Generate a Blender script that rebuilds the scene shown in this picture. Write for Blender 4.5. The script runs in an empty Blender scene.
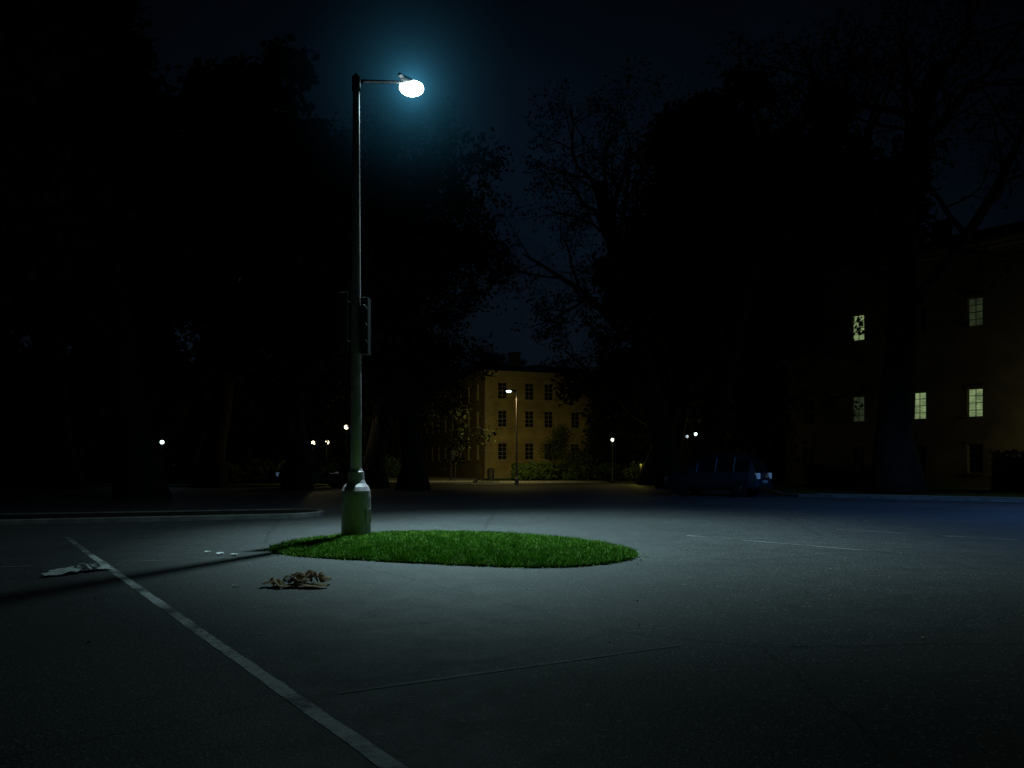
import bpy, math, random
import numpy as np
from mathutils import Matrix, Vector
random.seed(7); np.random.seed(7)
scene = bpy.context.scene
scene.view_settings.view_transform = 'Standard'
scene.view_settings.look = 'None'
scene.view_settings.exposure = 0

# ------------------------------------------------------------------ helpers
def newmat(name):
    m = bpy.data.materials.new(name); m.use_nodes = True
    nt = m.node_tree; b = nt.nodes['Principled BSDF']
    return m, nt, b
def N(nt, typ, **kw):
    n = nt.nodes.new(typ)
    for k, v in kw.items():
        if k in n.inputs: n.inputs[k].default_value = v
        else: setattr(n, k, v)
    return n
def noise_mat(name, c1, c2, scale=8, rough=0.8, bump=0.3, detail=6, metallic=0.0, dist=0.02, spec=0.3, lo=0.35, hi=0.65):
    m, nt, b = newmat(name)
    tc = N(nt, 'ShaderNodeTexCoord')
    n = N(nt, 'ShaderNodeTexNoise', Scale=scale, Detail=detail, Roughness=0.65)
    nt.links.new(tc.outputs['Object'], n.inputs['Vector'])
    r = N(nt, 'ShaderNodeValToRGB')
    r.color_ramp.elements[0].position = lo; r.color_ramp.elements[1].position = hi
    r.color_ramp.elements[0].color = (*c1, 1); r.color_ramp.elements[1].color = (*c2, 1)
    nt.links.new(n.outputs['Fac'], r.inputs['Fac']); nt.links.new(r.outputs['Color'], b.inputs['Base Color'])
    b.inputs['Roughness'].default_value = rough; b.inputs['Metallic'].default_value = metallic
    b.inputs['Specular IOR Level'].default_value = spec
    if bump:
        n2 = N(nt, 'ShaderNodeTexNoise', Scale=scale*6, Detail=4)
        nt.links.new(tc.outputs['Object'], n2.inputs['Vector'])
        bp = N(nt, 'ShaderNodeBump', Strength=bump, Distance=dist)
        nt.links.new(n2.outputs['Fac'], bp.inputs['Height']); nt.links.new(bp.outputs['Normal'], b.inputs['Normal'])
    return m
def emit_mat(name, col, s):
    m, nt, b = newmat(name)
    b.inputs['Base Color'].default_value = (*[min(1, c) for c in col], 1)
    b.inputs['Emission Color'].default_value = (*col, 1); b.inputs['Emission Strength'].default_value = s
    return m

def mesh_from(name, verts, faces, mats, fm=None, smooth=False):
    me = bpy.data.meshes.new(name); me.from_pydata([tuple(v) for v in verts], [], [tuple(f) for f in faces])
    for m in (mats if isinstance(mats, (list, tuple)) else [mats]): me.materials.append(m)
    if fm is not None: me.polygons.foreach_set('material_index', fm)
    if smooth: me.polygons.foreach_set('use_smooth', [True]*len(me.polygons))
    me.update(); return me
def obj(name, me, parent=None, loc=(0, 0, 0), rot=(0, 0, 0)):
    o = bpy.data.objects.new(name, me); scene.collection.objects.link(o)
    o.location = loc; o.rotation_euler = rot
    if parent: o.parent = parent
    return o
def empty(name, loc=(0, 0, 0), rotz=0, scale=1):
    e = bpy.data.objects.new(name, None); scene.collection.objects.link(e)
    e.location = loc; e.rotation_euler = (0, 0, rotz); e.scale = (scale,)*3; e.empty_display_size = .3
    return e
class Geo:
    def __init__(s): s.v = []; s.f = []; s.m = []
    def quad(s, pts, mi=0, M=None):
        i = len(s.v)
        for p in pts: s.v.append(tuple((M @ Vector(p)) if M else p))
        s.f.append(tuple(range(i, i+len(pts)))); s.m.append(mi)
    def box(s, a, b, mi=0, M=None):
        x0, y0, z0 = a; x1, y1, z1 = b
        P = [(x0,y0,z0),(x1,y0,z0),(x1,y1,z0),(x0,y1,z0),(x0,y0,z1),(x1,y0,z1),(x1,y1,z1),(x0,y1,z1)]
        i = len(s.v)
        for p in P: s.v.append(tuple((M @ Vector(p)) if M else p))
        for f in [(0,3,2,1),(4,5,6,7),(0,1,5,4),(1,2,6,5),(2,3,7,6),(3,0,4,7)]:
            s.f.append(tuple(i+k for k in f)); s.m.append(mi)
    def lathe(s, prof, seg=20, mi=0, M=None):
        i = len(s.v)
        for r, z in prof:
            for k in range(seg):
                a = 2*math.pi*k/seg; p = (r*math.cos(a), r*math.sin(a), z)
                s.v.append(tuple((M @ Vector(p)) if M else p))
        for j in range(len(prof)-1):
            for k in range(seg):
                k2 = (k+1) % seg
                s.f.append((i+j*seg+k, i+j*seg+k2, i+(j+1)*seg+k2, i+(j+1)*seg+k)); s.m.append(mi)
        s.f.append(tuple(i+k for k in range(seg))[::-1]); s.m.append(mi)
        s.f.append(tuple(i+(len(prof)-1)*seg+k for k in range(seg))); s.m.append(mi)
    def tube(s, pts, rad, seg=8, mi=0):
        i = len(s.v); n = len(pts)
        pts = [Vector(p) for p in pts]
        for j, p in enumerate(pts):
            d = (pts[min(j+1, n-1)]-pts[max(j-1, 0)]).normalized()
            u = d.orthogonal().normalized() if j == 0 else (u - d*u.dot(d)).normalized()
            w = d.cross(u)
            for k in range(seg):
                a = 2*math.pi*k/seg
                s.v.append(tuple(p+(u*math.cos(a)+w*math.sin(a))*rad[j]))
        for j in range(n-1):
            for k in range(seg):
                k2 = (k+1) % seg
                s.f.append((i+j*seg+k, i+j*seg+k2, i+(j+1)*seg+k2, i+(j+1)*seg+k)); s.m.append(mi)
        s.f.append(tuple(i+k for k in range(seg))[::-1]); s.m.append(mi)
        s.f.append(tuple(i+(n-1)*seg+k for k in range(seg))); s.m.append(mi)
    def out(s, name, mats, parent=None, loc=(0,0,0), rot=(0,0,0), smooth=False, bevel=0):
        o = obj(name, mesh_from(name, s.v, s.f, mats, s.m, smooth), parent, loc, rot)
        if bevel:
            b = o.modifiers.new('b', 'BEVEL'); b.width = bevel; b.segments = 2; b.limit_method = 'ANGLE'
        return o
def leafmesh(name, P, size, mats, aspect=.6, flat=0.0):
    n = len(P)
    a = np.random.normal(size=(n, 3)); a[:, 2] *= (1-flat); a /= np.linalg.norm(a, axis=1)[:, None]+1e-9
    b = np.random.normal(size=(n, 3)); b[:, 2] *= (1-flat)
    b -= a*(a*b).sum(1)[:, None]; b /= np.linalg.norm(b, axis=1)[:, None]+1e-9
    s = (size*np.random.uniform(.55, 1.35, n))[:, None]
    V = np.stack([P+a*s*.5, P+b*s*.5*aspect, P-a*s*.5, P-b*s*.5*aspect], 1).reshape(-1, 3)
    me = bpy.data.meshes.new(name)
    me.vertices.add(4*n); me.vertices.foreach_set('co', V.ravel())
    me.loops.add(4*n); me.loops.foreach_set('vertex_index', np.arange(4*n))
    me.polygons.add(n); me.polygons.foreach_set('loop_start', np.arange(0, 4*n, 4))
    me.materials.append(mats); me.update(calc_edges=True); me.validate(); return me

# ------------------------------------------------------------------ materials
def asphalt_mat():
    m, nt, b = newmat('asphalt'); L = nt.links.new
    tc = N(nt, 'ShaderNodeTexCoord')
    big = N(nt, 'ShaderNodeTexNoise', Scale=.22, Detail=5, Roughness=.55)
    mid = N(nt, 'ShaderNodeTexNoise', Scale=2.2, Detail=8, Roughness=.7)
    fine = N(nt, 'ShaderNodeTexNoise', Scale=50, Detail=3, Roughness=.75)
    vor = N(nt, 'ShaderNodeTexVoronoi', Scale=60)
    for x in (big, mid, fine, vor): L(tc.outputs['Object'], x.inputs['Vector'])
    def mr(src, a, b_, c, d):
        r = N(nt, 'ShaderNodeMapRange')
        for i, v in enumerate((a, b_, c, d)): r.inputs[1+i].default_value = v
        L(src, r.inputs[0]); return r.outputs[0]
    def mul(a, b_):
        q = N(nt, 'ShaderNodeMath', operation='MULTIPLY'); L(a, q.inputs[0]); L(b_, q.inputs[1]); return q.outputs[0]
    v = mul(mul(mr(big.outputs['Fac'], .3, .7, .76, 1.22), mr(mid.outputs['Fac'], .3, .7, .82, 1.14)), mr(fine.outputs['Fac'], .32, .7, .35, 1.75))
    sep = N(nt, 'ShaderNodeSeparateColor'); L(vor.outputs['Color'], sep.inputs[0])
    v = mul(v, mr(sep.outputs[0], .92, .99, 1, 3.4))
    wn = N(nt, 'ShaderNodeTexNoise', Scale=1.6, Detail=6, Roughness=.7)
    L(tc.outputs['Object'], wn.inputs['Vector'])
    ad = N(nt, 'ShaderNodeMixRGB', blend_type='ADD'); ad.inputs[0].default_value = .35
    L(tc.outputs['Object'], ad.inputs[1]); L(wn.outputs['Color'], ad.inputs[2])
    cr = N(nt, 'ShaderNodeTexVoronoi', feature='DISTANCE_TO_EDGE', Scale=.11)
    L(ad.outputs[0], cr.inputs['Vector'])
    v = mul(v, mr(cr.outputs['Distance'], 0, .003, .4, 1))
    col = N(nt, 'ShaderNodeMixRGB', blend_type='MULTIPLY'); col.inputs[0].default_value = 1
    col.inputs[1].default_value = (.052, .053, .055, 1); L(v, col.inputs[2])
    L(col.outputs[0], b.inputs['Base Color'])
    L(mr(mid.outputs['Fac'], .3, .7, .64, .78), b.inputs['Roughness'])
    b.inputs['Specular IOR Level'].default_value = .35
    bp = N(nt, 'ShaderNodeBump', Strength=.5, Distance=.006); L(vor.outputs['Distance'], bp.inputs['Height'])
    L(bp.outputs['Normal'], b.inputs['Normal'])
    return m
ASPH = asphalt_mat()
def paint_mat(name, col, wear):
    m, nt, b = newmat(name); L = nt.links.new
    tc = N(nt, 'ShaderNodeTexCoord')
    n = N(nt, 'ShaderNodeTexNoise', Scale=16, Detail=8, Roughness=.85); L(tc.outputs['Object'], n.inputs['Vector'])
    n2 = N(nt, 'ShaderNodeTexNoise', Scale=1.3, Detail=3); L(tc.outputs['Object'], n2.inputs['Vector'])
    a = N(nt, 'ShaderNodeMath', operation='ADD'); L(n.outputs['Fac'], a.inputs[0]); L(n2.outputs['Fac'], a.inputs[1])
    r = N(nt, 'ShaderNodeMapRange'); r.inputs[1].default_value = wear; r.inputs[2].default_value = wear+.2
    L(a.outputs[0], r.inputs[0])
    mx = N(nt, 'ShaderNodeMixRGB'); mx.inputs[1].default_value = (.055, .056, .058, 1); mx.inputs[2].default_value = (*col, 1)
    L(r.outputs[0], mx.inputs[0]); L(mx.outputs[0], b.inputs['Base Color']); b.inputs['Roughness'].default_value = .75
    return m
PAINT = paint_mat('worn_white_paint', (.58, .59, .6), .87)
FAINT = paint_mat('faded_paint', (.2, .205, .21), .88)
KERB = noise_mat('kerb_concrete', (.12, .12, .115), (.24, .24, .22), 3, .85, .4)
PAVE = noise_mat('pavement_concrete', (.2, .19, .17), (.3, .29, .26), 1.5, .85, .3)
SOIL = noise_mat('soil', (.012, .011, .009), (.035, .03, .022), 6, .95, .8, dist=.05, spec=.1)
LAWN = noise_mat('lawn_grass', (.025, .055, .012), (.06, .12, .025), 2.5, .95, 1.0, dist=.08, spec=.1)
GBASE = noise_mat('grass_thatch', (.02, .05, .006), (.05, .10, .012), 12, .95, .8, dist=.03, spec=.05)
def blade_mat():
    m, nt, b = newmat('grass_blades'); L = nt.links.new
    tc = N(nt, 'ShaderNodeTexCoord'); n = N(nt, 'ShaderNodeTexNoise', Scale=4.5, Detail=7, Roughness=.75); L(tc.outputs['Object'], n.inputs['Vector'])
    g = N(nt, 'ShaderNodeNewGeometry')
    a = N(nt, 'ShaderNodeMath', operation='MULTIPLY_ADD'); L(g.outputs['Random Per Island'], a.inputs[0]); a.inputs[1].default_value = .55
    L(n.outputs['Fac'], a.inputs[2])
    r = N(nt, 'ShaderNodeValToRGB'); e = r.color_ramp.elements
    e[0].position = .45; e[0].color = (.02, .07, .005, 1); e[1].position = 1.0; e[1].color = (.32, .52, .09, 1)
    x = e.new(.75); x.color = (.08, .25, .014, 1)
    L(a.outputs[0], r.inputs[0]); L(r.outputs[0], b.inputs['Base Color']); b.inputs['Roughness'].default_value = .6
    b.inputs['Specular IOR Level'].default_value = .2
    return m
BLADE = blade_mat()
BARK = noise_mat('bark', (.02, .017, .013), (.05, .042, .033), 4, .95, .8, dist=.05, spec=.1)
LEAF = noise_mat('tree_leaves', (.012, .02, .009), (.04, .055, .02), 1.2, .85, 0, spec=.05)
BUSH = noise_mat('bush_leaves', (.03, .06, .015), (.08, .13, .035), 1.8, .7, 0, spec=.15)
METAL = noise_mat('galvanised_steel', (.25, .20, .23), (.38, .32, .35), 5, .55, .05, metallic=.15, dist=.005, spec=.5)
DKMETAL = noise_mat('dark_metal', (.02, .022, .024), (.035, .037, .04), 5, .5, .1, metallic=.3, dist=.004)
LENS = emit_mat('lamp_lens', (.75, 1, 1), 14)
LENSF = emit_mat('distant_lamp_lens', (.7, 1, .95), 5)
LENSW = emit_mat('warm_lamp_globe', (1, .9, .6), 3)
LENSD = emit_mat('dim_globe', (.7, .85, 1), .5)

# ------------------------------------------------------------------ ground
def sheet(name, pts, z, mat, parent=None):
    return obj(name, mesh_from(name, [(x, y, z) for x, y in pts], [tuple(range(len(pts)))], mat), parent)
sheet('ground', [(-900, -300), (900, -300), (900, 1500), (-900, 1500)], -.008, SOIL)
sheet('parking_lot', [(-90, -40), (90, -40), (90, 62), (-90, 62)], 0, ASPH)
def strip(name, a, b, w, z, mat):
    a = Vector(a); b = Vector(b); d = (b-a).normalized(); n = Vector((-d.y, d.x))*w/2
    L = (b-a).length; k = max(2, int(L/.2)); V = []; F = []
    for i in range(k+1):
        p = a+(b-a)*i/k; j1 = random.uniform(-.005, .005); j2 = random.uniform(-.005, .005)
        V += [(p.x+n.x+j1, p.y+n.y+j1, z), (p.x-n.x+j2, p.y-n.y+j2, z)]
        if i: F.append((2*i-2, 2*i-1, 2*i+1, 2*i))
    return obj(name, mesh_from(name, V, F, mat))
strip('parking_line', (-7.45, 12.9), (.2, 2.6), .105, .004, PAINT)
strip('parking_line', (-9.2, 15.3), (-7.5, 12.97), .1, .004, FAINT)
strip('parking_line', (-14.5, 8.0), (-7.1, 10.95), .08, .008, FAINT)
strip('parking_line', (-6.0, 11.4), (-4.2, 12.1), .08, .004, FAINT)
strip('parking_line', (3.7, 15.7), (6.6, 12.5), .1, .004, FAINT)
strip('parking_line', (7.5, 17.2), (12.5, 12.4), .1, .004, FAINT)
strip('parking_line', (11.5, 20.2), (16.5, 15.2), .1, .004, FAINT)
strip('parking_line', (-1.15, 4.85), (1.4, 6.15), .05, .004, FAINT)
strip('parking_line', (-7, 38), (4, 42.5), .14, .004, PAINT)

def offset(poly, d):
    n = len(poly); out = []
    A = sum(poly[i][0]*poly[(i+1) % n][1]-poly[(i+1) % n][0]*poly[i][1] for i in range(n))
    s = 1 if A > 0 else -1
    for i in range(n):
        p0 = Vector(poly[i-1]); p = Vector(poly[i]); p1 = Vector(poly[(i+1) % n])
        e0 = (p-p0).normalized(); e1 = (p1-p).normalized()
        nn = Vector((-e0.y-e1.y, e0.x+e1.x)); 
        if nn.length < 1e-6: nn = Vector((-e0.y, e0.x))
        nn.normalize(); c = max(.35, nn.dot(Vector((-e0.y, e0.x))))
        q = p+nn*(s*d/c); out.append((q.x, q.y))
    return out
def kerbed(name, poly, fill, kw=.16, h=.13):
    e = empty(name)
    inn = offset(poly, kw); n = len(poly); o2 = offset(poly, .02)
    V = [(x, y, -.002) for x, y in poly]+[(x, y, h-.02) for x, y in poly]+[(x, y, h) for x, y in o2]+[(x, y, h) for x, y in inn]+[(x, y, 0) for x, y in inn]
    F = []
    for r in range(4):
        for i in range(n):
            j = (i+1) % n; F.append((r*n+i, r*n+j, (r+1)*n+j, (r+1)*n+i))
    obj('kerb', mesh_from('kerb', V, F, KERB), e)
    sheet('fill', inn, h-.03, fill, e)
    return e
arc = [(-6.9+1.3*math.cos(a), 21.9+1.3*math.sin(a)) for a in np.linspace(-1.15, 1.9, 9)]
kerbed('traffic_island', [(-40, 7.5), (-24, 13.8), (-12.8, 18.4)]+arc+[(-13, 21.3), (-25, 17.5), (-40, 11)], SOIL)
kerbed('lawn', [(13.4, 34.6), (20.2, 29.4), (30, 22.6), (48, 10), (80, 10), (80, 75), (19, 75), (17.5, 60), (14.2, 40), (13.0, 36)], LAWN)
kerbed('lawn', [(-1, 62), (14, 62), (15, 64), (15, 110), (-3, 110), (-3, 64)], LAWN)
kerbed('lawn', [(-80, 50), (-14, 50), (-12.8, 51), (-12.8, 110), (-80, 110)], LAWN)
kerbed('pavement', [(-12, 63.5), (-3.4, 63.5), (-3.4, 100), (-12, 100)], PAVE)
strip('footpath', (14.6, 35.6), (60, 5.5), 1.4, .112, PAVE)
strip('footpath', (-1, 64.2), (14, 64.2), 1.6, .112, PAVE)

# ------------------------------------------------------------------ grass island
out = [(-4.221,12.907),(-4.204,14.14),(-3.637,15.205),(-2.829,15.857),(-1.565,16.087),(-.255,15.745),(.96,14.8),(1.741,13.704),(2.051,12.542),(1.968,11.935),(1.485,11.212),(.699,10.777),(-.176,10.829),(-1.394,11.212),(-2.637,11.684),(-3.557,12.131)]
def smooth_closed(P, k=8):
    n = len(P); R = []
    for i in range(n):
        p0, p1, p2, p3 = [np.array(P[(i+j-1) % n]) for j in range(4)]
        for t in np.linspace(0, 1, k, endpoint=False):
            R.append(.5*((2*p1)+(-p0+p2)*t+(2*p0-5*p1+4*p2-p3)*t*t+(-p0+3*p1-3*p2+p3)*t**3))
    return np.array(R)
ol = smooth_closed(out); cen = ol.mean(0)
ol += np.random.normal(0, .015, ol.shape)
gi = empty('grass_island')
hprof = lambda r: .09*(1-r**3)+.03
rings = np.linspace(0, 1, 18)
V = [(cen[0], cen[1], hprof(0))]; F = []
n = len(ol)
for r in rings[1:]:
    for p in ol:
        q = cen+(p-cen)*r; V.append((q[0], q[1], hprof(r)+random.uniform(-.008, .008)))
for p in ol: V.append((p[0], p[1], -.002))
for i in range(n): F.append((0, 1+i, 1+(i+1) % n))
for k in range(len(rings)-1):
    for i in range(n):
        a = 1+k*n+i; b_ = 1+k*n+(i+1) % n; F.append((a, a+n, b_+n, b_))
obj('turf', mesh_from('turf', V, F, GBASE, smooth=True), gi)
nb = 100000
idx = np.random.randint(0, n, nb); r = np.sqrt(np.random.rand(nb)); t = np.random.rand(nb)[:, None]
edge = ol[idx]*(1-t)+ol[(idx+1) % n]*t
q = cen+(edge-cen)*(r*1.008)[:, None]
PX, PY = -3.14, 14.9
keep = np.hypot(q[:, 0]-PX, q[:, 1]-PY) > .31
q = q[keep]; r = r[keep]; nb = len(q)
z0 = .09*(1-np.minimum(r, 1)**3)+.025
ang = np.random.rand(nb)*6.283
tuft = .75+.5*np.sin(q[:, 0]*9+np.sin(q[:, 1]*7)*2)*np.sin(q[:, 1]*11+q[:, 0]*3)
h = np.random.uniform(.025, .07, nb)*(.65+.55*tuft); w = np.random.uniform(.004, .009, nb)
lean = np.random.normal(0, .026, (nb, 2))
A = np.stack([q[:, 0]+np.cos(ang)*w, q[:, 1]+np.sin(ang)*w, z0-.01], 1)
B = np.stack([q[:, 0]-np.cos(ang)*w, q[:, 1]-np.sin(ang)*w, z0-.01], 1)
C = np.stack([q[:, 0]+lean[:, 0], q[:, 1]+lean[:, 1], z0+h], 1)
VV = np.stack([A, B, C], 1).reshape(-1, 3)
me = bpy.data.meshes.new('blades'); me.vertices.add(3*nb); me.vertices.foreach_set('co', VV.ravel())
me.loops.add(3*nb); me.loops.foreach_set('vertex_index', np.arange(3*nb))
me.polygons.add(nb); me.polygons.foreach_set('loop_start', np.arange(0, 3*nb, 3)); me.materials.append(BLADE)
me.update(calc_edges=True); obj('blades', me, gi)

# ------------------------------------------------------------------ lamps
def light(name, kind, loc, power, col, parent=None, radius=.1, size=2.4, blend=1, aim=None):
    l = bpy.data.lights.new(name, kind); l.energy = power; l.color = col; l.shadow_soft_size = radius
    if kind == 'SPOT': l.spot_size = size; l.spot_blend = blend
    o = bpy.data.objects.new(name, l); scene.collection.objects.link(o); o.location = loc
    if parent: o.parent = parent
    if aim is not None: o.rotation_euler = Vector(aim).to_track_quat('-Z', 'Y').to_euler()
    return o
def street_lamp(loc, rotz, H, reach, rise, power, col, lens, aim, base=True, spot=2.5, lrad=.07, spill=0):
    e = empty('street_lamp', loc, rotz)
    g = Geo()
    if base:
        g.lathe([(.31,0),(.31,.05),(.295,.06),(.29,.85),(.282,.98),(.25,1.06),(.19,1.13),(.165,1.2),(.155,1.36),(.13,1.38),(.12,1.42)], 24)
        for k in range(4):
            a = k*math.pi/2+.5; g.lathe([(.025, .05), (.025, .09), (.012, .1)], 6, M=Matrix.Translation((.34*math.cos(a), .34*math.sin(a), -.04)))
        g.box((-.09, -.30, .35), (.09, -.28, .62))
    else:
        g.lathe([(.16,0),(.15,.5),(.1,.55),(.09,.7)], 14)
    g.out('base', METAL, e, bevel=0)
    g = Geo()
    r0, r1 = (.112, .065) if base else (.07, .045)
    g.lathe([(r0, .6), (r0*.97, 2.5), ((r0+r1)/2, H*.55), (r1, H-.05), (r1*.9, H), (r1*.3, H+.06)], 20)
    g.out('pole', METAL, e, smooth=True)
    g = Geo(); pts = [(t*reach*.84, 0, H-.1+rise*t*.93) for t in np.linspace(0, 1, 9)]
    g.tube(pts, [.042-.012*t for t in np.linspace(0, 1, 9)], 10)
    if base: g.lathe([(.085, H-.3), (.085, H-.02)], 16)
    g.out('arm', DKMETAL, e, smooth=True)
    hx = reach; hz = H-.12+rise
    g = Geo(); S = [(-.52, .05, .045), (-.40, .07, .06), (-.28, .12, .08), (-.1, .17, .1), (.1, .19, .1), (.25, .16, .085), (.34, .09, .05), (.36, .02, .01)]
    seg = 16
    for x, wy, hz_ in S:
        for q_ in range(seg):
            a = 2*math.pi*q_/seg; zz = math.sin(a)*hz_
            if zz < 0: zz *= .45
            g.v.append((hx+x, math.cos(a)*wy, hz+.05+zz))
    for j in range(len(S)-1):
        for q_ in range(seg):
            q2 = (q_+1) % seg; g.f.append((j*seg+q_, j*seg+q2, (j+1)*seg+q2, (j+1)*seg+q_)); g.m.append(0)
    g.f.append(tuple(range(seg))); g.m.append(0)
    g.out('head', DKMETAL, e, smooth=True)
    g = Geo(); k_ = .95 if base else .7
    Mx = Matrix.Translation((hx+.04, 0, hz+.01)) @ Matrix.Diagonal((1.7*k_, 1.75*k_, 1.0*k_, 1))
    g.lathe([(.17*math.cos(a), -.16*math.sin(a)) for a in np.linspace(-.35, 1.5, 10)][::-1], 24, M=Mx)
    g.out('lens', lens, e, smooth=True)
    R = Matrix.Rotation(-rotz, 3, 'Z') @ Vector(aim)
    light('lamp_light', 'SPOT', (hx+.04, 0, hz-.25), power, col, e, lrad, spot, 1, R)
    if spill: light('lamp_spill', 'SPOT', (hx+.04, 0, hz-.25), spill, col, e, lrad, 2.75, .9, (0, 0, -1))
    return e
rz = math.atan2(.93, .36)
main = street_lamp((PX, PY, 0), rz, 9.33, 2.25, .96, 8600, (.60, .95, .98), LENS, (.29, -.07, -1), spot=1.64, spill=800, lrad=.14)
sg = empty('pole_sign', (PX, PY, 0), math.radians(-4))
g = Geo()
g.box((-.36, -.02, 3.75), (-.17, .0, 4.98)); g.box((-.18, -.03, 3.95), (.0, -.0, 3.99)); g.box((-.18, -.03, 4.75), (.0, 0, 4.79))
g.out('panel', DKMETAL, sg, bevel=.006)
sb = empty('pedestrian_signal', (PX, PY, 0), math.radians(-4))
g = Geo(); g.box((.12, -.12, 3.72), (.27, .12, 4.85)); g.box((.0, -.03, 3.9), (.13, .0, 3.95)); g.box((.0, -.03, 4.6), (.13, 0, 4.65))
for zc in (3.95, 4.28, 4.61):
    g.lathe([(.07, 0), (.075, .1), (.06, .1), (.055, .02)], 14, M=Matrix.Translation((.195, -.12, zc)) @ Matrix.Rotation(math.pi/2, 4, 'X'))
g.out('signal_box', DKMETAL, sb, bevel=.006)

# self-emitting volume that imitates the bloom round the lamp head
def glow_volume(R, k, col, parent, loc):
    m = bpy.data.materials.new('lamp_glow'); m.use_nodes = True; nt = m.node_tree; nt.nodes.clear(); L = nt.links.new
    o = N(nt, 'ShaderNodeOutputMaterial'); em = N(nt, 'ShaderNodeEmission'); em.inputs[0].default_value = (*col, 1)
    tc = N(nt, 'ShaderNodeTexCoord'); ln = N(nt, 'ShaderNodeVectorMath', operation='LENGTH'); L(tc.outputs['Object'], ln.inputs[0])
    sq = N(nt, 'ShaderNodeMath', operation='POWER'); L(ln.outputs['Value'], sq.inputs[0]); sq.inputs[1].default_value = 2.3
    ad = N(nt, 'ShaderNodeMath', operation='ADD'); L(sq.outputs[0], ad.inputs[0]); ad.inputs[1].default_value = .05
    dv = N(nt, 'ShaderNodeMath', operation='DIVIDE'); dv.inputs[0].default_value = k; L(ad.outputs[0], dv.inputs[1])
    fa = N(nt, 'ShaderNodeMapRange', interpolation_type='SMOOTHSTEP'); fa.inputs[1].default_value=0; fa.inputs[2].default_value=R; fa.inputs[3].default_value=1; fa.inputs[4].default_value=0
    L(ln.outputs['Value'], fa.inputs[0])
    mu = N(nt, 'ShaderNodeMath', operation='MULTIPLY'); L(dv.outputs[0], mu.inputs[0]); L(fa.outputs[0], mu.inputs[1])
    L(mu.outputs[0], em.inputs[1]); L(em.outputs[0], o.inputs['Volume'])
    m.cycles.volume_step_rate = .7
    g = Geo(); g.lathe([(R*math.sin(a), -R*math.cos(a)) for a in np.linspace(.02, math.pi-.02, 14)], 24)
    return g.out('glow_volume', m, parent, loc)
glow_volume(3.4, .028, (.09, .52, .85), main, (2.29, 0, 10.2))

street_lamp((22, 21, 0), math.radians(180), 9.5, 2.2, .85, 2600, (.12, .38, 1.0), LENS, (-.5, .35, -1), spot=2.2)
street_lamp((.35, 55, 0), math.radians(178), 7.0, .55, .1, 2300, (1, .82, .3), LENSF, (-.2, .9, -.5), base=False, spot=1.9, spill=350)

def globe_lamp(loc, h, power, col, mat, r=.16):
    e = empty('lamp_post', loc); g = Geo()
    g.lathe([(.12, 0), (.11, .3), (.05, .4), (.04, h-.25), (.09, h-.2), (.09, h-.15)], 10); g.out('post', DKMETAL, e, smooth=True)
    g = Geo(); g.lathe([(r*math.sin(a), h-r*math.cos(a)) for a in np.linspace(.3, math.pi-.1, 8)], 12); g.out('globe', mat, e, smooth=True)
    if power: light('globe_light', 'POINT', (0, -.3, h), power, col, e, .15)
warm = (1, .8, .35)
globe_lamp((-14.5, 54, 0), 3.1, 70, warm, LENSW, .15)
globe_lamp((-13.5, 54, 0), 3.15, 0, warm, LENSW, .15)
globe_lamp((-10.75, 48, 0), 3.95, 14, (1, .9, .7), LENSW, .14)
globe_lamp((8.0, 59, 0), 3.5, 30, warm, LENSD, .14)
globe_lamp((10.0, 57.5, 0), 1.5, 40, (1, .85, .12), DKMETAL, .12)
globe_lamp((14.9, 60, 0), 4.0, 20, (1, .9, .7), LENSF, .12)
globe_lamp((14.2, 60, 0), 3.8, 0, (1, .9, .7), LENSD, .12)
globe_lamp((-24.6, 52, 0), 3.1, 14, (.6, .8, 1), LENSF, .13)
globe_lamp((-30, 48, 0), 2.9, 0, (.6, .8, 1), LENSD, .09)
globe_lamp((-5.6, 68, 0), 4.3, 0, warm, DKMETAL, .15)

# ------------------------------------------------------------------ buildings
def wall_mat(name, c1, c2, mortar, bw=.5, bh=.2):
    m, nt, b = newmat(name); L = nt.links.new
    tc = N(nt, 'ShaderNodeTexCoord'); s = N(nt, 'ShaderNodeSeparateXYZ'); L(tc.outputs['Object'], s.inputs[0])
    a = N(nt, 'ShaderNodeMath', operation='ADD'); L(s.outputs[0], a.inputs[0]); L(s.outputs[1], a.inputs[1])
    c = N(nt, 'ShaderNodeCombineXYZ'); L(a.outputs[0], c.inputs[0]); L(s.outputs[2], c.inputs[1])
    br = N(nt, 'ShaderNodeTexBrick', Scale=1); br.inputs['Brick Width'].default_value = bw; br.inputs['Row Height'].default_value = bh
    br.inputs['Mortar Size'].default_value = .015
    br.inputs['Color1'].default_value = (*c1, 1); br.inputs['Color2'].default_value = (*c2, 1); br.inputs['Mortar'].default_value = (*mortar, 1)
    L(c.outputs[0], br.inputs['Vector'])
    n = N(nt, 'ShaderNodeTexNoise', Scale=.6, Detail=7); L(tc.outputs['Object'], n.inputs['Vector'])
    r = N(nt, 'ShaderNodeMapRange'); r.inputs[1].default_value=.3; r.inputs[2].default_value=.7; r.inputs[3].default_value=.6; r.inputs[4].default_value=1.15; L(n.outputs['Fac'], r.inputs[0])
    mx = N(nt, 'ShaderNodeMixRGB', blend_type='MULTIPLY'); mx.inputs[0].default_value = 1; L(br.outputs['Color'], mx.inputs[1]); L(r.outputs[0], mx.inputs[2])
    L(mx.outputs[0], b.inputs['Base Color']); b.inputs['Roughness'].default_value = .9
    bp = N(nt, 'ShaderNodeBump', Strength=.5, Distance=.02); L(br.outputs['Fac'], bp.inputs['Height']); bp.invert = True; L(bp.outputs['Normal'], b.inputs['Normal'])
    return m
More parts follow.
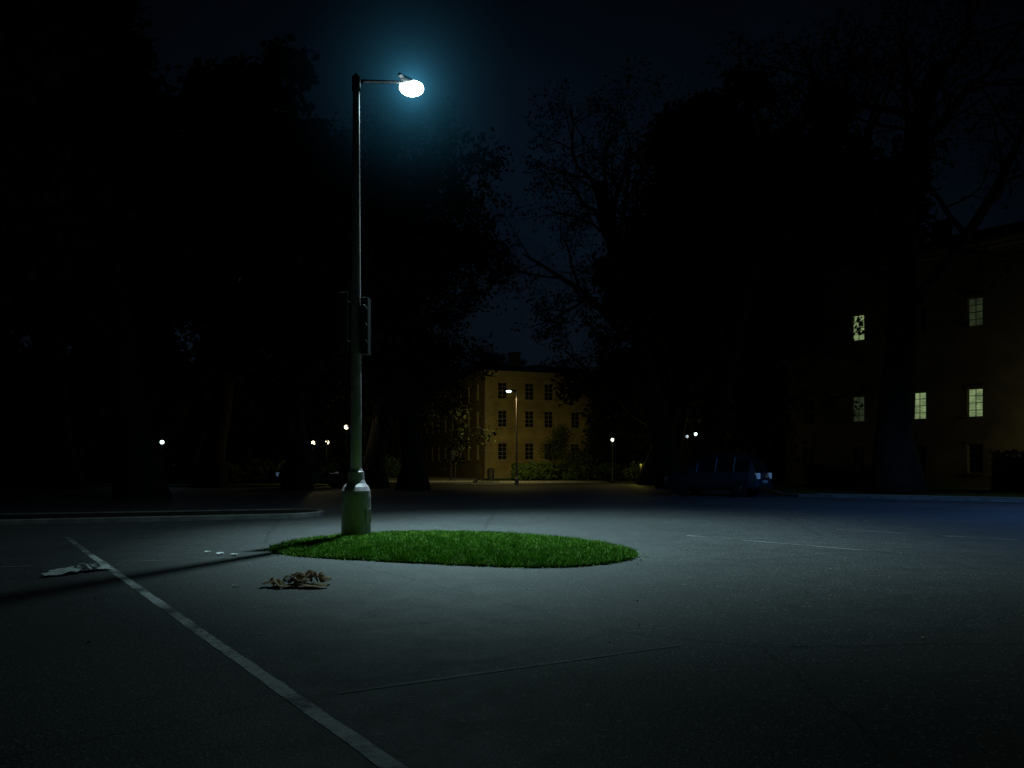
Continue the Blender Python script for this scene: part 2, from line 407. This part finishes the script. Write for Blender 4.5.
WALL1 = wall_mat('yellow_stone_wall', (.40, .32, .13), (.33, .27, .11), (.2, .16, .07))
WALL2 = wall_mat('brown_brick_wall', (.19, .155, .085), (.15, .125, .07), (.12, .11, .07), .25, .09)
TRIM = noise_mat('stone_trim', (.24, .21, .11), (.33, .29, .16), 2, .85, .2)
ROOF = noise_mat('slate_roof', (.03, .03, .035), (.06, .06, .065), 3, .7, .4)
FRAME = noise_mat('window_frame_paint', (.22, .2, .14), (.32, .3, .22), 3, .6, 0)
gm, nt, b = newmat('window_glass'); b.inputs['Base Color'].default_value = (.01, .012, .015, 1); b.inputs['Roughness'].default_value = .08; GLASS = gm
def litglass(name, col, s):
    m, nt, b = newmat(name); L = nt.links.new
    tc = N(nt, 'ShaderNodeTexCoord'); n = N(nt, 'ShaderNodeTexNoise', Scale=2.3, Detail=4); L(tc.outputs['Object'], n.inputs['Vector'])
    w = N(nt, 'ShaderNodeTexWave', Scale=3.2, Distortion=1.0); w.bands_direction = 'Z'; L(tc.outputs['Object'], w.inputs['Vector'])
    a = N(nt, 'ShaderNodeMath', operation='MULTIPLY_ADD'); L(w.outputs['Fac'], a.inputs[0]); a.inputs[1].default_value = .25; L(n.outputs['Fac'], a.inputs[2])
    r = N(nt, 'ShaderNodeMapRange'); r.inputs[1].default_value=.35; r.inputs[2].default_value=.9; r.inputs[3].default_value=.35*s; r.inputs[4].default_value=1.3*s
    L(a.outputs[0], r.inputs[0]); L(r.outputs[0], b.inputs['Emission Strength']); b.inputs['Emission Color'].default_value = (*col, 1)
    b.inputs['Base Color'].default_value = (.03, .03, .03, 1); b.inputs['Roughness'].default_value = .15
    return m
LIT = litglass('lit_window', (.62, .84, .38), .33)
DIM = litglass('dim_window', (.62, .84, .40), .03)
def building(name, origin, theta, W, D, H, wallmat, fronts, lefts, winw, winh, roofh, chim=None, quoin=True):
    e = empty(name, (*origin, 0), theta)
    mats = [wallmat, TRIM if quoin else wallmat, FRAME, GLASS, LIT, DIM, ROOF]
    g = Geo()
    def facade(M, width, wins):
        xs = sorted({0, width} | {round(w[0]-winw/2, 4) for w in wins} | {round(w[0]+winw/2, 4) for w in wins})
        zs = sorted({0, H} | {round(w[1]-winh/2, 4) for w in wins} | {round(w[1]+winh/2, 4) for w in wins})
        for i in range(len(xs)-1):
            for j in range(len(zs)-1):
                cx = (xs[i]+xs[i+1])/2; cz = (zs[j]+zs[j+1])/2
                if any(abs(cx-w[0]) < winw/2 and abs(cz-w[1]) < winh/2 for w in wins): continue
                g.quad([(xs[i],0,zs[j]),(xs[i+1],0,zs[j]),(xs[i+1],0,zs[j+1]),(xs[i],0,zs[j+1])], 0, M)
        for x, z, kind in wins:
            a, b_, c, d = x-winw/2, x+winw/2, z-winh/2, z+winh/2; dp = .22
            g.quad([(a,0,c),(a,dp,c),(b_,dp,c),(b_,0,c)], 1, M); g.quad([(a,0,d),(b_,0,d),(b_,dp,d),(a,dp,d)], 1, M)
            g.quad([(a,0,c),(a,0,d),(a,dp,d),(a,dp,c)], 1, M); g.quad([(b_,0,c),(b_,dp,c),(b_,dp,d),(b_,0,d)], 1, M)
            g.quad([(a,dp-.01,c),(b_,dp-.01,c),(b_,dp-.01,d),(a,dp-.01,d)], 3+kind, M)
            t = .055
            for bx in [((a,dp-.08,c),(a+t,dp-.02,d)), ((b_-t,dp-.08,c),(b_,dp-.02,d)), ((a+t,dp-.08,c),(b_-t,dp-.02,c+t)), ((a+t,dp-.08,d-t),(b_-t,dp-.02,d)),
                       ((a+t,dp-.075,z-.025),(b_-t,dp-.022,z+.025)), ((x-.02,dp-.07,c+t),(x+.02,dp-.024,z-.025)), ((x-.02,dp-.07,z+.025),(x+.02,dp-.024,d-t))]:
                g.box(bx[0], bx[1], 2, M)
            for zz in (z-winh/4, z+winh/4):
                g.box((a+t, dp-.065, zz-.015), (x-.02, dp-.026, zz+.015), 2, M); g.box((x+.02, dp-.065, zz-.015), (b_-t, dp-.026, zz+.015), 2, M)
            g.box((a-.12, -.10, c-.12), (b_+.12, .003, c-.003), 1, M); g.box((a-.1, -.05, d+.003), (b_+.1, .003, d+.2), 1, M)
    T = Matrix.Translation; R = lambda a: Matrix.Rotation(a, 4, 'Z')
    facade(Matrix.Identity(4), W, fronts); facade(T((0, D, 0)) @ R(-math.pi/2), D, lefts)
    facade(T((W, 0, 0)) @ R(math.pi/2), D, [w for w in lefts if w[0] < D-1]); facade(T((W, D, 0)) @ R(math.pi), W, [])
    g.box((-.12, -.12, 0), (W+.12, D+.12, .7), 1)
    g.box((-.35, -.35, H), (W+.35, D+.35, H+.22), 1); g.box((-.2, -.2, H-.28), (W+.2, D+.2, H-.003), 1)
    if quoin:
        z = .72; k = 0
        while z < H-.6:
            L_ = .75 if k % 2 else .45; L2 = .45 if k % 2 else .75
            g.box((-.05, -.05, z), (L_, .02, z+.36), 1); g.box((-.05, .023, z), (.02, L2, z+.36), 1)
            z += .42; k += 1
    o = .4; zz = H+.223
    P = [(-o,-o,zz),(W+o,-o,zz),(W+o,D+o,zz),(-o,D+o,zz)]
    if D < W: r1_, r2_ = (D/2, D/2, zz+roofh), (W-D/2, D/2, zz+roofh); F_ = [(P[0],P[1],r2_,r1_),(P[1],P[2],r2_),(P[2],P[3],r1_,r2_),(P[3],P[0],r1_)]
    else: r1_, r2_ = (W/2, W/2, zz+roofh), (W/2, D-W/2, zz+roofh); F_ = [(P[0],P[1],r1_),(P[1],P[2],r2_,r1_),(P[2],P[3],r2_),(P[3],P[0],r1_,r2_)]
    for f_ in F_: g.quad(f_, 6)
    for c in chim or []: g.box((c[0], c[1], zz), (c[0]+1.1, c[1]+.8, zz+roofh+.5), 6); g.box((c[0]-.1, c[1]-.1, zz+roofh+.5), (c[0]+1.2, c[1]+.9, zz+roofh+.7), 6)
    g.out('walls_windows_and_roof', mats, e)
    return e
fr = [(x, z, 0) for x in (1.9, 4.9, 7.1, 10.2, 13, 16, 18.5) for z in (2.9, 6.3, 9.2)]
lf = [(x, z, 0) for x in np.arange(2, 33, 3.3) for z in (2.9, 6.3, 9.2)]
building('stone_building', (-2.75, 76), math.radians(20), 20, 34, 11.0, WALL1, fr, lf, 1.0, 1.75, 2.3, chim=[(5, 6)])
T0 = (-5*.665+24, 52+5*.747)
f2 = []
for t in np.arange(1.7, 27, 3.62):
    for z in (5.4, 11.1, 1.9):
        kd = 0
        if z == 5.4 and (abs(t-8.94) < .5 or abs(t-12.56) < .5): kd = 1
        if z == 11.1 and abs(t-5.32) < .5: kd = 1
        if z == 5.4 and abs(t-5.32) < .5: kd = 2
        if z == 11.1 and abs(t-12.56) < .5: kd = 2
        f2.append((float(t)+(.35 if abs(t-8.94) < .5 else 0), z, kd))
bb = building('brick_building', T0, math.atan2(-.747, .665), 28, 16, 15.2, WALL2, f2, [], .85, 1.8, 3, chim=[(8, 6)], quoin=False)
g = Geo(); g.box((19.9, -.35, 3.6), (20.1, -.003, 3.7), 0); g.lathe([(.06, 3.3), (.14, 3.4), (.14, 3.7), (.03, 3.85)], 8, 1, Matrix.Translation((20, -.45, 0)))
g.out('unseen_fill_lantern', [DKMETAL, LENSW], bb); light('lantern_fill', 'POINT', (20, -1.6, 3.6), 170, (1, .88, .45), bb, .1)  # unseen lantern, added as warm fill for the brick wall and lawn

# ------------------------------------------------------------------ trees
def make_tree(seed, H, r0, tw=(8, 6, 5, 4), leaf=12, lsize=.32, start=.32, droop=0., limb=.46, trunk=.72, spreadleaf=.38):
    rnd = random.Random(seed); g = Geo(); LP = []
    segs = [8, 7, 5, 4, 3]; sides = [12, 7, 5, 4, 3]; wan = [.10, .22, .26, .3, .32]; upb = [.05, .06, .04, .02, .0]
    def grow(p, d, L, r, lev):
        ns = segs[lev]; pts = [p.copy()]; rad = [r*(1.5 if lev == 0 else 1)]
        for i in range(ns):
            d = (d+Vector((rnd.gauss(0, 1), rnd.gauss(0, 1), rnd.gauss(0, .7)))*wan[lev]+Vector((0, 0, upb[lev]-droop*(lev > 1)))).normalized()
            p = p+d*L/ns; pts.append(p.copy()); rad.append(max(.013, r*(1-(.55 if lev == 0 else .8)*(i+1)/ns)))
        g.tube(pts, rad, sides[lev])
        if lev >= 3 and leaf:
            for q in pts[1:]:
                for _ in range(leaf if lev == 4 else leaf//2):
                    LP.append((q.x+rnd.gauss(0, spreadleaf), q.y+rnd.gauss(0, spreadleaf), q.z+rnd.gauss(0, spreadleaf*.8)))
        if lev < 4:
            n_ = tw[lev]; az = rnd.random()*6.28
            for k in range(n_):
                t = (start if lev == 0 else .25)+(1-(start if lev == 0 else .25))*(k+.6*rnd.random())/n_
                x = t*ns; i = min(int(x), ns-1); fr_ = x-i; q = pts[i].lerp(pts[i+1], fr_); rr = rad[i]*(1-fr_)+rad[i+1]*fr_
                ax = (pts[i+1]-pts[i]).normalized(); u = ax.orthogonal().normalized(); w = ax.cross(u); az += 2.4+rnd.uniform(-.4, .4)
                tilt = math.radians(rnd.uniform(42, 72)-(22*t if lev == 0 else 0))
                dd = ax*math.cos(tilt)+(u*math.cos(az)+w*math.sin(az))*math.sin(tilt)
                ln = (H*limb if lev == 0 else L*.58)*rnd.uniform(.75, 1.15)*(1-.45*t if lev == 0 else 1-.35*t)
                grow(q, dd, ln, rr*(.5 if lev == 0 else .6), lev+1)
    grow(Vector((0, 0, -.1)), Vector((0, 0, 1)), H*trunk, r0, 0)
    tm = mesh_from('trunk_and_limbs', g.v, g.f, BARK, smooth=True)
    lm = leafmesh('foliage', np.array(LP), lsize, LEAF) if LP else None
    return tm, lm
def put(name, T, loc, rz=0, s=1.0, sz=None):
    e = empty(name, (*loc, 0), rz, s)
    if sz: e.scale = (s, s, sz)
    obj('trunk_and_limbs', T[0], e)
    if T[1]: obj('foliage', T[1], e)
    return e
OAK = make_tree(5, 21, .65, leaf=5, lsize=.27, limb=.58, trunk=.6, start=.28, tw=(9, 7, 6, 4), spreadleaf=.25)
DENSE = make_tree(11, 26, .75, leaf=8, lsize=.6, spreadleaf=.45)
BARE = make_tree(23, 30, .85, leaf=1, lsize=.24, limb=.46, start=.36, tw=(9, 7, 6, 4), spreadleaf=.25)
SMALL = make_tree(31, 6, .13, (6, 5, 4, 3), leaf=4, lsize=.16, start=.2)
LOW = make_tree(41, 12, .3, (8, 6, 5, 3), leaf=10, lsize=.6, start=.12, spreadleaf=.6)
put('oak_tree', DENSE, (-16.5, 33), .3, 1.1); put('oak_tree', DENSE, (-24, 29), 2.1, 1.15); put('oak_tree', DENSE, (-31, 38), 4.0, 1.25)
put('oak_tree', DENSE, (-28, 46), 1.2, 1.25); put('oak_tree', DENSE, (-12.8, 44), 5.1, .92); put('oak_tree', DENSE, (-20.5, 50), 3.1, 1.15)
put('oak_tree', DENSE, (-30.5, 64), .9, 1.3)
put('oak_tree', OAK, (-5.9, 44), 1.0, 1.14); put('oak_tree', OAK, (-9.0, 48), 4.0, 1.15)
put('oak_tree', OAK, (-6.0, 112), 2.4, 1.0); put('oak_tree', OAK, (2, 118), .4, .95)
put('plane_tree', BARE, (10.3, 47), 3.9, .95); put('plane_tree', BARE, (12.5, 50), .5, 1.05); put('plane_tree', DENSE, (12.2, 58), 2.6, 1.2)
put('plane_tree', DENSE, (18, 68), 4.4, 1.4); put('plane_tree', OAK, (10.5, 56), 2.2, 1.15)
put('plane_tree', BARE, (19.0, 36.5), 1.73, 1.12); put('plane_tree', DENSE, (30, 72), 1.7, 1.4); put('plane_tree', BARE, (32, 36), 5.6, 1.1)
put('ornamental_tree', SMALL, (3.6, 67), .4, .95)
put('yew_tree', LOW, (9.8, 66), .4, .72); put('yew_tree', LOW, (14.5, 68), 2.4, .9); put('yew_tree', LOW, (13.0, 76), 4.4, 1.1); put('yew_tree', LOW, (19.5, 63), 3.4, 1.2)
for i, (x, y, s_) in enumerate([(-20, 88, 1.0), (-25, 70, 1.6), (-38, 68, 1.7), (-50, 66, 1.7), (-18, 74, 1.2), (22, 100, 1.2), (-31, 60, 1.0), (-17, 104, 1.5)]):
    put('yew_tree', LOW, (x, y), i*1.3, s_)

# distant tree mass
P = []
for i in range(480):
    a = np.random.uniform(-.95, .95); d = np.random.uniform(118, 160); cx, cy = math.sin(a)*d*1.3, math.cos(a)*d
    hh = np.random.uniform(12, 22) if abs(cx) > 14 else np.random.uniform(6, 12); k = 110
    u = np.random.normal(size=(k, 3)); u /= np.linalg.norm(u, axis=1)[:, None]
    P.append(np.array([cx, cy, hh*.5])+u*np.array([5, 3, hh*.5])*np.random.uniform(.5, 1, k)[:, None])
obj('distant_trees', leafmesh('distant_trees', np.concatenate(P), 1.9, LEAF))

# ------------------------------------------------------------------ bushes / hedges
def shrub(name, loc, rad, n, size, boxy=False, rotz=0):
    e = empty(name, loc, rotz)
    if boxy:
        u = np.random.uniform(-1, 1, (n, 3)); f = np.random.randint(0, 3, n); s = np.sign(np.random.randn(n)); u[np.arange(n), f] = s*np.random.uniform(.85, 1, n)
    else:
        u = np.random.normal(size=(n, 3)); u /= np.linalg.norm(u, axis=1)[:, None]
        lump = 1+.16*np.sin(u[:, 0]*7+loc[0])*np.cos(u[:, 1]*6)+.1*np.sin(u[:, 2]*9)
        u *= (np.random.uniform(.72, 1.05, n)*lump)[:, None]
    Q = u*np.array(rad)+np.array([0, 0, rad[2]]); Q += np.random.normal(0, size*.3, Q.shape); Q = Q[Q[:, 2] > 0]
    obj('foliage', leafmesh('foliage', Q, size, BUSH), e)
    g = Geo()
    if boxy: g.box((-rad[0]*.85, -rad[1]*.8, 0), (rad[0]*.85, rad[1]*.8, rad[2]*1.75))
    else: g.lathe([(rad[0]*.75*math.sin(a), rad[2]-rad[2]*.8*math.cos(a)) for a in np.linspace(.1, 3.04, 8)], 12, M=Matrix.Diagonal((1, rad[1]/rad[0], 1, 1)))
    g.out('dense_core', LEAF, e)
shrub('hedge', (4.6, 68.5, .1), (4.6, .9, .75), 5000, .2, True, .1)
for i, (x, y, r_) in enumerate([(1.1, 66, .9), (2.6, 66.5, 1.1), (6.1, 67, 1.4), (8.2, 62.5, 1.0), (10.3, 59.6, 1.0), (12.3, 65.5, 1.2), (14.0, 66, 1.4)]):
    shrub('bush', (x, y, .1), (r_*1.15, r_, r_*.75), 1600, .18)
shrub('hedge', (30.5, 38.5, .1), (4.6, 1.0, 1.05), 6000, .2, True, math.radians(-28))
shrub('hedge', (21.5, 46, .1), (3, .8, .7), 3000, .2, True, math.radians(-40))
for x, y, r_ in [(-17, 57, 1.0), (-19.5, 58, 1.1), (-21.5, 56, .9), (-12.7, 74, 1.4), (-14.2, 58, .9)]:
    shrub('bush', (x, y, .1), (r_*1.2, r_, r_*.8), 1500, .2)

# ------------------------------------------------------------------ cars
def car_paint(name, c):
    m, nt, b = newmat(name); b.inputs['Base Color'].default_value = (*c, 1); b.inputs['Metallic'].default_value = .5
    b.inputs['Coat Weight'].default_value = .5
    tc = N(nt, 'ShaderNodeTexCoord'); n = N(nt, 'ShaderNodeTexNoise', Scale=6, Detail=5); nt.links.new(tc.outputs['Object'], n.inputs['Vector'])
    r = N(nt, 'ShaderNodeMapRange'); r.inputs[3].default_value = .22; r.inputs[4].default_value = .45; nt.links.new(n.outputs['Fac'], r.inputs[0]); nt.links.new(r.outputs[0], b.inputs['Roughness'])
    return m
CARP = car_paint('dark_blue_car_paint', (.04, .07, .11)); RUB = noise_mat('tyre_rubber', (.01, .01, .01), (.02, .02, .02), 10, .85, .1)
RIM = noise_mat('alloy_rim', (.06, .06, .065), (.12, .12, .13), 5, .4, 0, metallic=.8)
TAIL = emit_mat('rear_light_cluster', (.35, .6, .9), .09); HEAD = noise_mat('headlight_glass', (.4, .42, .45), (.5, .52, .55), 5, .15, 0)
def make_car(name, loc, rotz, paint):
    e = empty(name, loc, rotz)
    st = [(-2.28,.42,.82,.74),(-2.2,.34,1.0,.84),(-1.9,.3,1.06,.9),(-1.0,.28,1.06,.92),(0,.28,1.05,.92),(.9,.28,1.03,.92),(1.2,.28,1.0,.91),(1.7,.3,.96,.89),(2.1,.33,.88,.84),(2.27,.4,.72,.74)]
    g = Geo(); n_ = 10
    for x, zb, zt, w in st:
        m_ = (zb+zt)/2
        for y, z in [(-w*.85,zb),(-w*.97,zb+.08),(-w,m_),(-w*.97,zt-.07),(-w*.88,zt),(w*.88,zt),(w*.97,zt-.07),(w,m_),(w*.97,zb+.08),(w*.85,zb)]: g.v.append((x,y,z))
    for j in range(len(st)-1):
        for k in range(n_):
            k2 = (k+1) % n_; g.f.append((j*n_+k, (j+1)*n_+k, (j+1)*n_+k2, j*n_+k2)); g.m.append(0)
    g.f.append(tuple(range(n_))); g.m.append(0); g.f.append(tuple((len(st)-1)*n_+k for k in range(n_))[::-1]); g.m.append(0)
    g.out('body', paint, e, smooth=False, bevel=.025)
    g = Geo(); gs = [(-2.15,1.03,1.05,.76,.74),(-1.88,1.03,1.6,.8,.62),(-1.2,1.04,1.72,.82,.66),(-.2,1.04,1.73,.82,.67),(.4,1.03,1.66,.82,.65),(1.15,1.0,1.01,.8,.77)]
    for x, zb, zt, wb, wt in gs:
        for y, z in [(-wb,zb),(-wt,zt-.03),(-wt*.9,zt),(wt*.9,zt),(wt,zt-.03),(wb,zb)]: g.v.append((x,y,z))
    for j in range(len(gs)-1):
        for k in range(6):
            k2 = (k+1) % 6; side = k in (0, 4); top = k in (1, 2, 3)
            mi = 1 if (side and 0 < j < 4) or (top and j in (0, 4)) else 0
            g.f.append((j*6+k, (j+1)*6+k, (j+1)*6+k2, j*6+k2)); g.m.append(mi)
    g.out('cabin', [paint, GLASS], e)
    g = Geo()
    for s in (-1, 1):
        for x in (-1.15, -.3, .62):
            zt = 1.64 if x < .5 else 1.42
            g.tube([(x, s*.835, 1.04), (x-.04, s*(.69 if x < .5 else .74), zt)], [.035, .03], 6)
        g.box((.75, s*.95-.09, 1.06), (.9, s*.95+.09, 1.19)); g.box((-1.9, s*.92-.012, .5), (1.9, s*.92+.012, .56))
        g.tube([(-1.7, s*.56, 1.72), (-1.2, s*.56, 1.78), (-.2, s*.56, 1.79), (.2, s*.56, 1.74)], [.018]*4, 6)
        for x in (-.2, -1.1): g.box((x-.1, s*.925-.015, .88), (x+.08, s*.925+.015, .91))
    g.out('pillars_mirrors_trim', paint, e)
    g = Geo()
    for s in (-1, 1):
        for x in (-1.4, 1.4):
            M_ = Matrix.Translation((x, s*.8, .35)) @ Matrix.Rotation(math.pi/2, 4, 'X')
            g.lathe([(.22, -.125), (.32, -.125), (.35, -.09), (.35, .09), (.32, .125), (.22, .125)], 26, 0, M_)
            g.lathe([(.05, -.14), (.2, -.13), (.22, -.11), (.22, .11), (.2, .13), (.05, .14)], 10, 1, M_)
    g.out('wheels', [RUB, RIM], e)
    g = Geo()
    for s in (-1, 1):
        g.box((-2.29, s*.68-.12, .76), (-2.13, s*.68+.12, 1.0), 0); g.box((2.08, s*.62-.15, .66), (2.25, s*.62+.15, .8), 1)
    g.box((-2.31, -.26, .58), (-2.27, .26, .7), 1); g.box((2.23, -.5, .46), (2.29, .5, .6), 2); g.box((-2.34, -.8, .36), (-2.2, .8, .48), 2)
    g.out('lights_and_bumpers', [TAIL, HEAD, RUB], e, bevel=.01)
    return e
make_car('suv', (10.0, 36.2, 0), math.radians(140), CARP).scale = (1.06, 1.04, 1.12)
make_car('parked_car', (-13.2, 49.0, 0), math.radians(20), car_paint('grey_car_paint', (.06, .06, .06)))
make_car('parked_car', (-11.0, 53.0, 0), math.radians(80), car_paint('black_car_paint', (.02, .02, .02)))
make_car('parked_car', (16.2, 57, 0.13), math.radians(170), car_paint('silver_car_paint', (.2, .2, .2)))

# ------------------------------------------------------------------ street furniture
nb_ = empty('notice_board', (-26.6, 52, .1), 0); g = Geo()
g.box((-.62, -.06, 1.0), (.62, .06, 2.65), 0); g.box((-.56, -.075, 1.07), (.56, -.062, 2.58), 1); g.box((-.5, -.05, 0), (-.4, .05, 1.0), 0); g.box((.4, -.05, 0), (.5, .05, 1.0), 0); g.box((-.7, -.15, 2.653), (.7, .15, 2.73), 0)
g.out('board', [DKMETAL, litglass('board_panel', (.55, .8, .9), .2)], nb_)
bn = empty('litter_bin', (-1.9, 66, .1)); g = Geo(); g.lathe([(.27, 0), (.3, .06), (.32, .85), (.35, .87), (.35, .93), (.2, 1.1), (.05, 1.14)], 16); g.out('body', DKMETAL, bn)
gsn = empty('signpost', (-4.9, 63.8, .1)); g = Geo(); g.tube([(0, 0, 0), (0, 0, 2.6)], [.035, .035], 8); g.box((-.25, -.06, 2.0), (.25, -.04, 2.6)); g.out('post_and_plate', DKMETAL, gsn)

# ------------------------------------------------------------------ litter
def crumple(sx, sy, h, seed, n=26, folds=4, fmax=6.0, hole=0):
    rs = np.random.RandomState(seed); ph = rs.rand(folds, 3)*6.28; fr_ = rs.uniform(1.5, fmax, (folds, 2))*rs.choice([-1, 1], (folds, 2))
    V = []; F = []
    for i in range(n+1):
        for j in range(n+1):
            u, v = i/n*2-1, j/n*2-1
            z = sum(abs(math.sin(fr_[k][0]*u+fr_[k][1]*v+ph[k][0]))*(.9/(k+1)) for k in range(folds))/2
            fall = max(0, 1-(u*u+v*v)*.7)
            sh = .06*math.sin(4*v+ph[0][1])+.05*math.sin(5*u+ph[1][1])
            V.append((u*sx/2+sh*sx, v*sy/2+sh*sy*.6, .008+max(0, z*h*(.25+.75*fall))+rs.uniform(0, .004)))
    for i in range(n):
        for j in range(n):
            u, v = (i+.5)/n*2-1, (j+.5)/n*2-1; an = math.atan2(v, u); R2 = math.hypot(u, v)
            if R2 > .82+.22*math.sin(3*an+seed)+.12*math.sin(7*an+seed*2): continue
            if hole and R2 < hole: continue
            a = i*(n+1)+j; F.append((a, a+n+1, a+n+2, a+1))
    return V, F
WP = noise_mat('white_paper', (.6, .62, .63), (.8, .82, .82), 9, .8, .3); BP = noise_mat('brown_paper', (.2, .13, .065), (.45, .32, .18), 7, .85, .4, dist=.02)
cp = empty('crumpled_paper', (-6.15, 10.3, .004), -.3)
for nm, a_, l_, r_ in [('sheet', (.5, 1.0, .08, 4, 26, 4, 7), (0.03, 0, 0), -.3), ('fold', (.26, .4, .13, 48, 22, 4, 7), (.12, .16, .01), 2.0)]:
    v_, f_ = crumple(*a_); obj(nm, mesh_from(nm, v_, f_, WP), cp, l_, (0, 0, r_))
cb = empty('crumpled_bag', (-2.66, 9.22, .004), .1)
for nm, a_, l_, r_, m_ in [('bag', (.52, .5, .2, 8), (.14, 0, 0), .3, BP), ('open_mouth', (.34, .42, .17, 19, 26, 4, 6, .35), (.0, -.02, .02), 1.0, BP), ('torn_flap', (.34, .34, .11, 15), (-.27, -.1, 0), 1.3, BP), ('lower_flap', (.6, .28, .06, 17), (.12, -.22, 0), .1, BP), ('liner', (.2, .2, .13, 27), (-.05, -.1, .02), .1, WP)]:
    v_, f_ = crumple(*a_); obj(nm, mesh_from(nm, v_, f_, m_), cb, l_, (0, 0, r_))
for i, (x, y, s) in enumerate([(-4.9, 12.4, .16), (-4.6, 12.25, .12), (-3.4, 9.1, .07), (-5.2, 12.6, .1)]):
    v_, f_ = crumple(s, s*1.4, .03, 30+i, n=8); obj('paper_scrap', mesh_from('paper_scrap', v_, f_, WP), None, (x, y, .004), (0, 0, i))
P = np.zeros((420, 3)); P[:, 0] = np.random.uniform(-12, 12, 420); P[:, 1] = np.random.uniform(2.5, 24, 420); P[:, 2] = .014
DL = noise_mat('dead_leaves', (.1, .07, .04), (.45, .4, .3), 3, .8, 0)
obj('fallen_leaves', leafmesh('fallen_leaves', P, .032, DL, flat=.8))
a = np.random.randint(0, n, 700); t = np.random.rand(700)[:, None]; ed = ol[a]*(1-t)+ol[(a+1) % n]*t
ed = cen+(ed-cen)*(1+np.abs(np.random.normal(0, .03, 700)))[:, None]
obj('grass_clippings', leafmesh('grass_clippings', np.column_stack([ed, np.full(700, .012)]), .03, BLADE, flat=.8))

# ------------------------------------------------------------------ world
w = bpy.data.worlds.new('World'); scene.world = w; w.use_nodes = True; nt = w.node_tree; L = nt.links.new
bg = nt.nodes['Background']; tc = N(nt, 'ShaderNodeTexCoord'); s = N(nt, 'ShaderNodeSeparateXYZ'); L(tc.outputs['Generated'], s.inputs[0])
r = N(nt, 'ShaderNodeValToRGB'); e = r.color_ramp.elements
e[0].position = 0; e[0].color = (.0036, .0055, .0085, 1); e[1].position = .75; e[1].color = (.0005, .0011, .0024, 1)
x = e.new(.3); x.color = (.0019, .0046, .0092, 1)
L(s.outputs[2], r.inputs[0]); n1 = N(nt, 'ShaderNodeTexNoise', Scale=3.5, Detail=5); L(tc.outputs['Generated'], n1.inputs['Vector'])
mr = N(nt, 'ShaderNodeMapRange'); mr.inputs[1].default_value=.3; mr.inputs[2].default_value=.7; mr.inputs[3].default_value=.6; mr.inputs[4].default_value=1.25; L(n1.outputs['Fac'], mr.inputs[0])
my = N(nt, 'ShaderNodeMapRange'); my.inputs[1].default_value=.74; my.inputs[2].default_value=.92; my.inputs[3].default_value=.2; my.inputs[4].default_value=1.0; L(s.outputs[1], my.inputs[0])
mm = N(nt, 'ShaderNodeMath', operation='MULTIPLY'); L(mr.outputs[0], mm.inputs[0]); L(my.outputs[0], mm.inputs[1])
mx = N(nt, 'ShaderNodeMixRGB', blend_type='MULTIPLY'); mx.inputs[0].default_value = 1; L(r.outputs[0], mx.inputs[1]); L(mm.outputs[0], mx.inputs[2])
L(mx.outputs[0], bg.inputs['Color']); bg.inputs['Strength'].default_value = 1

# ------------------------------------------------------------------ camera
c = bpy.data.cameras.new('camera'); co = bpy.data.objects.new('camera', c); scene.collection.objects.link(co)
co.location = (0, 0, 1.5); co.rotation_euler = (math.radians(90), 0, 0); c.lens = 26; c.sensor_width = 36; c.shift_y = .079; c.clip_end = 3000
scene.camera = co
